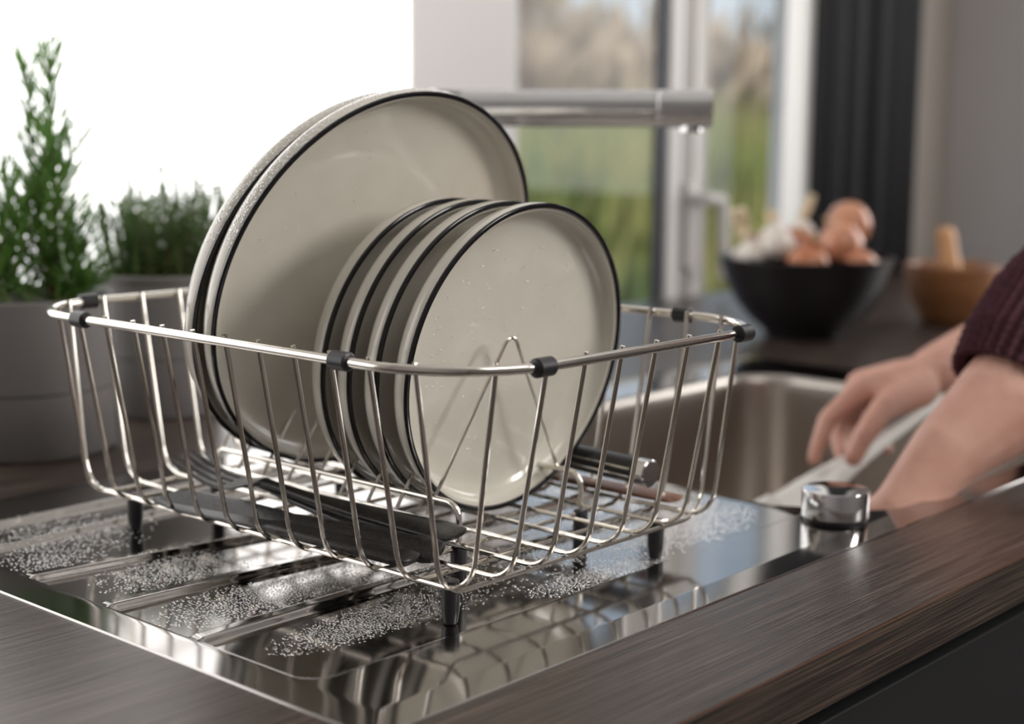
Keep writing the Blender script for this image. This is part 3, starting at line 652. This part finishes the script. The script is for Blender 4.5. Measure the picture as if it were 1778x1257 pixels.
# ---------------------------------------------------------------- person
pr_ = thing('person', (1.13, -.36, ZF), 'person in a burgundy knit sweater washing up, both forearms over the basin', 'person')
def ball(c, r, n=14, m=8, sc=(1, 1, 1)):
    V = []; F = []; c = Vector(c)
    for j in range(m+1):
        th = PI*j/m
        for k in range(n): a = 2*PI*k/n; V.append(c+Vector((r*sc[0]*math.sin(th)*math.cos(a), r*sc[1]*math.sin(th)*math.sin(a), r*sc[2]*math.cos(th))))
    for j in range(m):
        for k in range(n): F.append((j*n+k, (j+1)*n+k, (j+1)*n+(k+1) % n, j*n+(k+1) % n))
    return V, F
def limb(pts, n=14):
    out = []
    for (p, r) in pts: out.append(ball(p, r, n, 8))
    for (p, r), (q, s) in zip(pts[:-1], pts[1:]): out.append(tube([Vector(p), Vector(q)], [r, s], n))
    return out
def remesh(name, parts, vox, m, parent, smooth_it=6, fac=.5):
    V, F = join(parts); o = obj(name, V, F, m, None)
    a = o.modifiers.new('r', 'REMESH'); a.mode = 'VOXEL'; a.voxel_size = vox; a.use_smooth_shade = True
    b = o.modifiers.new('s', 'SMOOTH'); b.factor = fac; b.iterations = smooth_it
    dg = bpy.context.evaluated_depsgraph_get(); me = bpy.data.meshes.new_from_object(o.evaluated_get(dg)); old = o.data
    o.modifiers.clear(); o.data = me; bpy.data.meshes.remove(old); me.name = name; me.shade_smooth()
    me.transform(Matrix.Translation(-off(parent))); o.parent = parent; OFF[o.name] = off(parent)
    return o
B_ = []
# right hand (far)
MC = [(.7233, .167, .0404), (.7424, .1836, .0400), (.7655, .195, .0376), (.786, .2009, .031)]
wrp = (.8071, .1362, .0500)
B_ += limb([(wrp, .0255), ((.8611, .1239, .0640), .0285), ((.9763, .0918, .0930), .036), ((1.13, .03, .135), .042), ((1.215, -.16, .33), .047), ((1.29, -.36, .49), .056)])
for mcp, rr in zip(MC, (.0125, .0122, .0118, .0105)): B_ += limb([((wrp[0]*.8+mcp[0]*.2, wrp[1]*.8+mcp[1]*.2, wrp[2]*.8+mcp[2]*.2), .0170), (tuple(a*.5+b*.5 for a, b in zip(wrp, mcp)), .0160), (mcp, rr)], 12)
B_ += limb([((.7233, .167, .0404), .0122), ((.7385, .1455, .030), .0125), ((.770, .140, .034), .016)], 12)
B_ += limb([(MC[0], .0122), ((.6887, .1843, .0121), .0094), ((.6766, .1854, -.0093), .0082), ((.6674, .1848, -.0231), .0070)], 12)
B_ += limb([(MC[1], .0120), ((.7327, .1956, .0019), .0092), ((.7140, .1860, -.0168), .0080), ((.7040, .1760, -.0260), .0070)], 12)
B_ += limb([(MC[2], .0115), ((.7590, .2000, -.0073), .0090), ((.7400, .1820, -.0260), .0078), ((.7280, .1680, -.0330), .0070)], 12)
B_ += limb([(MC[3], .0105), ((.7876, .1900, -.0060), .0082), ((.7720, .1700, -.0200), .0072), ((.7600, .1590, -.0240), .0064)], 12)
B_ += [ball((.7480, .1450, .0330), .0185)]
B_ += limb([((.7700, .1330, .0380), .0190), ((.7068, .1367, .0268), .0125), ((.6774, .1400, .0050), .0105), ((.6665, .1440, -.0150), .0090)], 12)
# left forearm (near) and its hand down in the basin
B_ += limb([((.4949, .0120, -.0085), .0195), ((.5403, -.0060, .0320), .0300), ((.5885, -.0271, .0650), .0415), ((.6200, -.0380, .0928), .0415), ((.7000, -.0560, .1650), .0400), ((.8300, -.2200, .3200), .0460), ((.9650, -.3900, .4850), .0560)])
lw = Vector((.4880, .0480, -.0360)); B_ += limb([((.4949, .0120, -.0085), .0190), (tuple(lw), .0180)])
for k, (dx, dy) in enumerate(((-.012, .050), (.006, .060), (.024, .060), (.040, .052))):
    m0 = lw+Vector((dx*.7, dy*.62, -.040)); B_ += limb([(tuple(lw), .0165), (tuple(m0), .0108), (tuple(m0+Vector((dx*.2, .012, -.028))), .0085), (tuple(m0+Vector((dx*.2, .008, -.050))), .0070)], 10)
B_ += limb([(tuple(lw), .014), (tuple(lw+Vector((.030, .006, -.028))), .0110), (tuple(lw+Vector((.040, .022, -.052))), .0085)], 10)
# torso, neck, head, legs
B_ += limb([((.965, -.39, .485), .056), ((1.05, -.385, .50), .075), ((1.20, -.365, .50), .075), ((1.29, -.36, .49), .056)])
B_ += limb([((1.05, -.385, .43), .10), ((1.06, -.39, .25), .095), ((1.06, -.385, .10), .10), ((1.04, -.38, -.02), .105)])
B_ += limb([((1.21, -.37, .43), .10), ((1.20, -.37, .25), .095), ((1.20, -.37, .10), .10), ((1.22, -.37, -.02), .105)])
B_ += limb([((1.12, -.375, .50), .06), ((1.118, -.360, .585), .050), ((1.115, -.345, .64), .052)])
B_ += [ball((1.112, -.335, .705), .092, 24, 16, (.84, 1.0, 1.18))]
B_ += limb([((1.10, -.262, .688), .010), ((1.096, -.240, .672), .012)], 8)
for s in (-1, 1):
    B_ += [ball((1.112+s*.078, -.335, .695), .022, 10, 8, (.4, .8, 1.3))]
    B_ += limb([((1.13+s*.09, -.38, -.06), .098), ((1.13+s*.09, -.37, -.42), .062), ((1.13+s*.09, -.39, -.82), .042)])
    B_ += limb([((1.13+s*.09, -.39, ZF+.045), .040), ((1.13+s*.10, -.25, ZF+.03), .030)])
remesh('body', B_, .0030, skin, pr_, 8, .5)
def sleeve(name, pts, cuff, lab, rib=True):
    n = 180; P = [Vector(p) for p, r in pts]; R = [r for p, r in pts]
    # resample
    Q = []; RQ = []
    for i in range(len(P)-1):
        for k in range(14): f = k/14; Q.append(P[i].lerp(P[i+1], f)); RQ.append(R[i]*(1-f)+R[i+1]*f)
    Q.append(P[-1]); RQ.append(R[-1])
    V, F = tube(Q, RQ, n, cap=False); V = [Vector(v) for v in V]
    for i in range(len(Q)):
        for k in range(n):
            v = V[i*n+k]; d = (v-Q[i]); g = .0024*math.cos(k/n*2*PI*36)+.0007*math.sin(i*1.9+k*.4); V[i*n+k] = v+d.normalized()*g
    # turned-in cuff
    b = len(V)
    for k in range(n): v = V[k]; V.append(Q[0]+(v-Q[0])*.86+(Q[1]-Q[0]).normalized()*.004)
    for k in range(n): F.append((k, b+k, b+(k+1) % n, (k+1) % n))
    o = obj(name, V, F, knit, pr_, label=lab); return o
sleeve('sweater_sleeve', [((.6070, -.0290, .0750), .0530), ((.6275, -.0335, .0995), .0575), ((.6580, -.0400, .1300), .0580), ((.7239, -.0600, .1750), .0580), ((.8300, -.2000, .3200), .0640), ((.9500, -.3700, .4650), .0740)], True, 'ribbed burgundy sleeve pushed up on the nearer forearm')
sleeve('sweater_sleeve', [((.9100, .1110, .0760), .0380), ((.9763, .0918, .0960), .0480), ((1.13, .03, .139), .0560), ((1.215, -.16, .33), .0600), ((1.30, -.355, .47), .0740)], True, 'ribbed burgundy sleeve of the farther arm')
TB = limb([((.965, -.39, .475), .070), ((1.05, -.385, .49), .088), ((1.20, -.365, .49), .088), ((1.29, -.36, .475), .070)], 16)+limb([((1.05, -.385, .43), .114), ((1.06, -.39, .25), .110), ((1.06, -.385, .10), .114), ((1.04, -.38, -.02), .120)], 16)+limb([((1.21, -.37, .43), .114), ((1.20, -.37, .25), .110), ((1.20, -.37, .10), .114), ((1.22, -.37, -.02), .120)], 16)
remesh('sweater', TB, .006, knit, pr_, 4)
LB = []
for s in (-1, 1): LB += limb([((1.13+s*.085, -.38, -.06), .116), ((1.13+s*.09, -.37, -.42), .078), ((1.13+s*.09, -.39, -.80), .060)], 16)
remesh('trousers', LB, .006, denim, pr_, 3)
remesh('hair', [ball((1.114, -.357, .728), .100, 24, 16, (.90, .96, 1.08)), ball((1.118, -.455, .66), .045, 16, 10, (1, .9, 1.3))], .005, hair_m, pr_, 3)
for s in (-1, 1):
    obj('eye', *ball((1.098+s*.030, -.262, .712), .012, 16, 10), mat('eye_white', (.75, .73, .70), .2), pr_)
    obj('iris', *ball((1.097+s*.030, -.2515, .711), .0045, 12, 8), mat('eye_iris', (.05, .03, .02), .2), pr_)
obj('lips', *ball((1.098, -.252, .642), .016, 16, 8, (1.2, .5, .45)), mat('lips', (.42, .13, .11), .4), pr_)
for s in (-1, 1): obj('shoe', *xf(ball((0, 0, 0), .05, 16, 10, (.95, 2.4, .9)), Matrix.Translation((1.13+s*.095, -.32, ZF+.045))), cabinet_m, pr_)
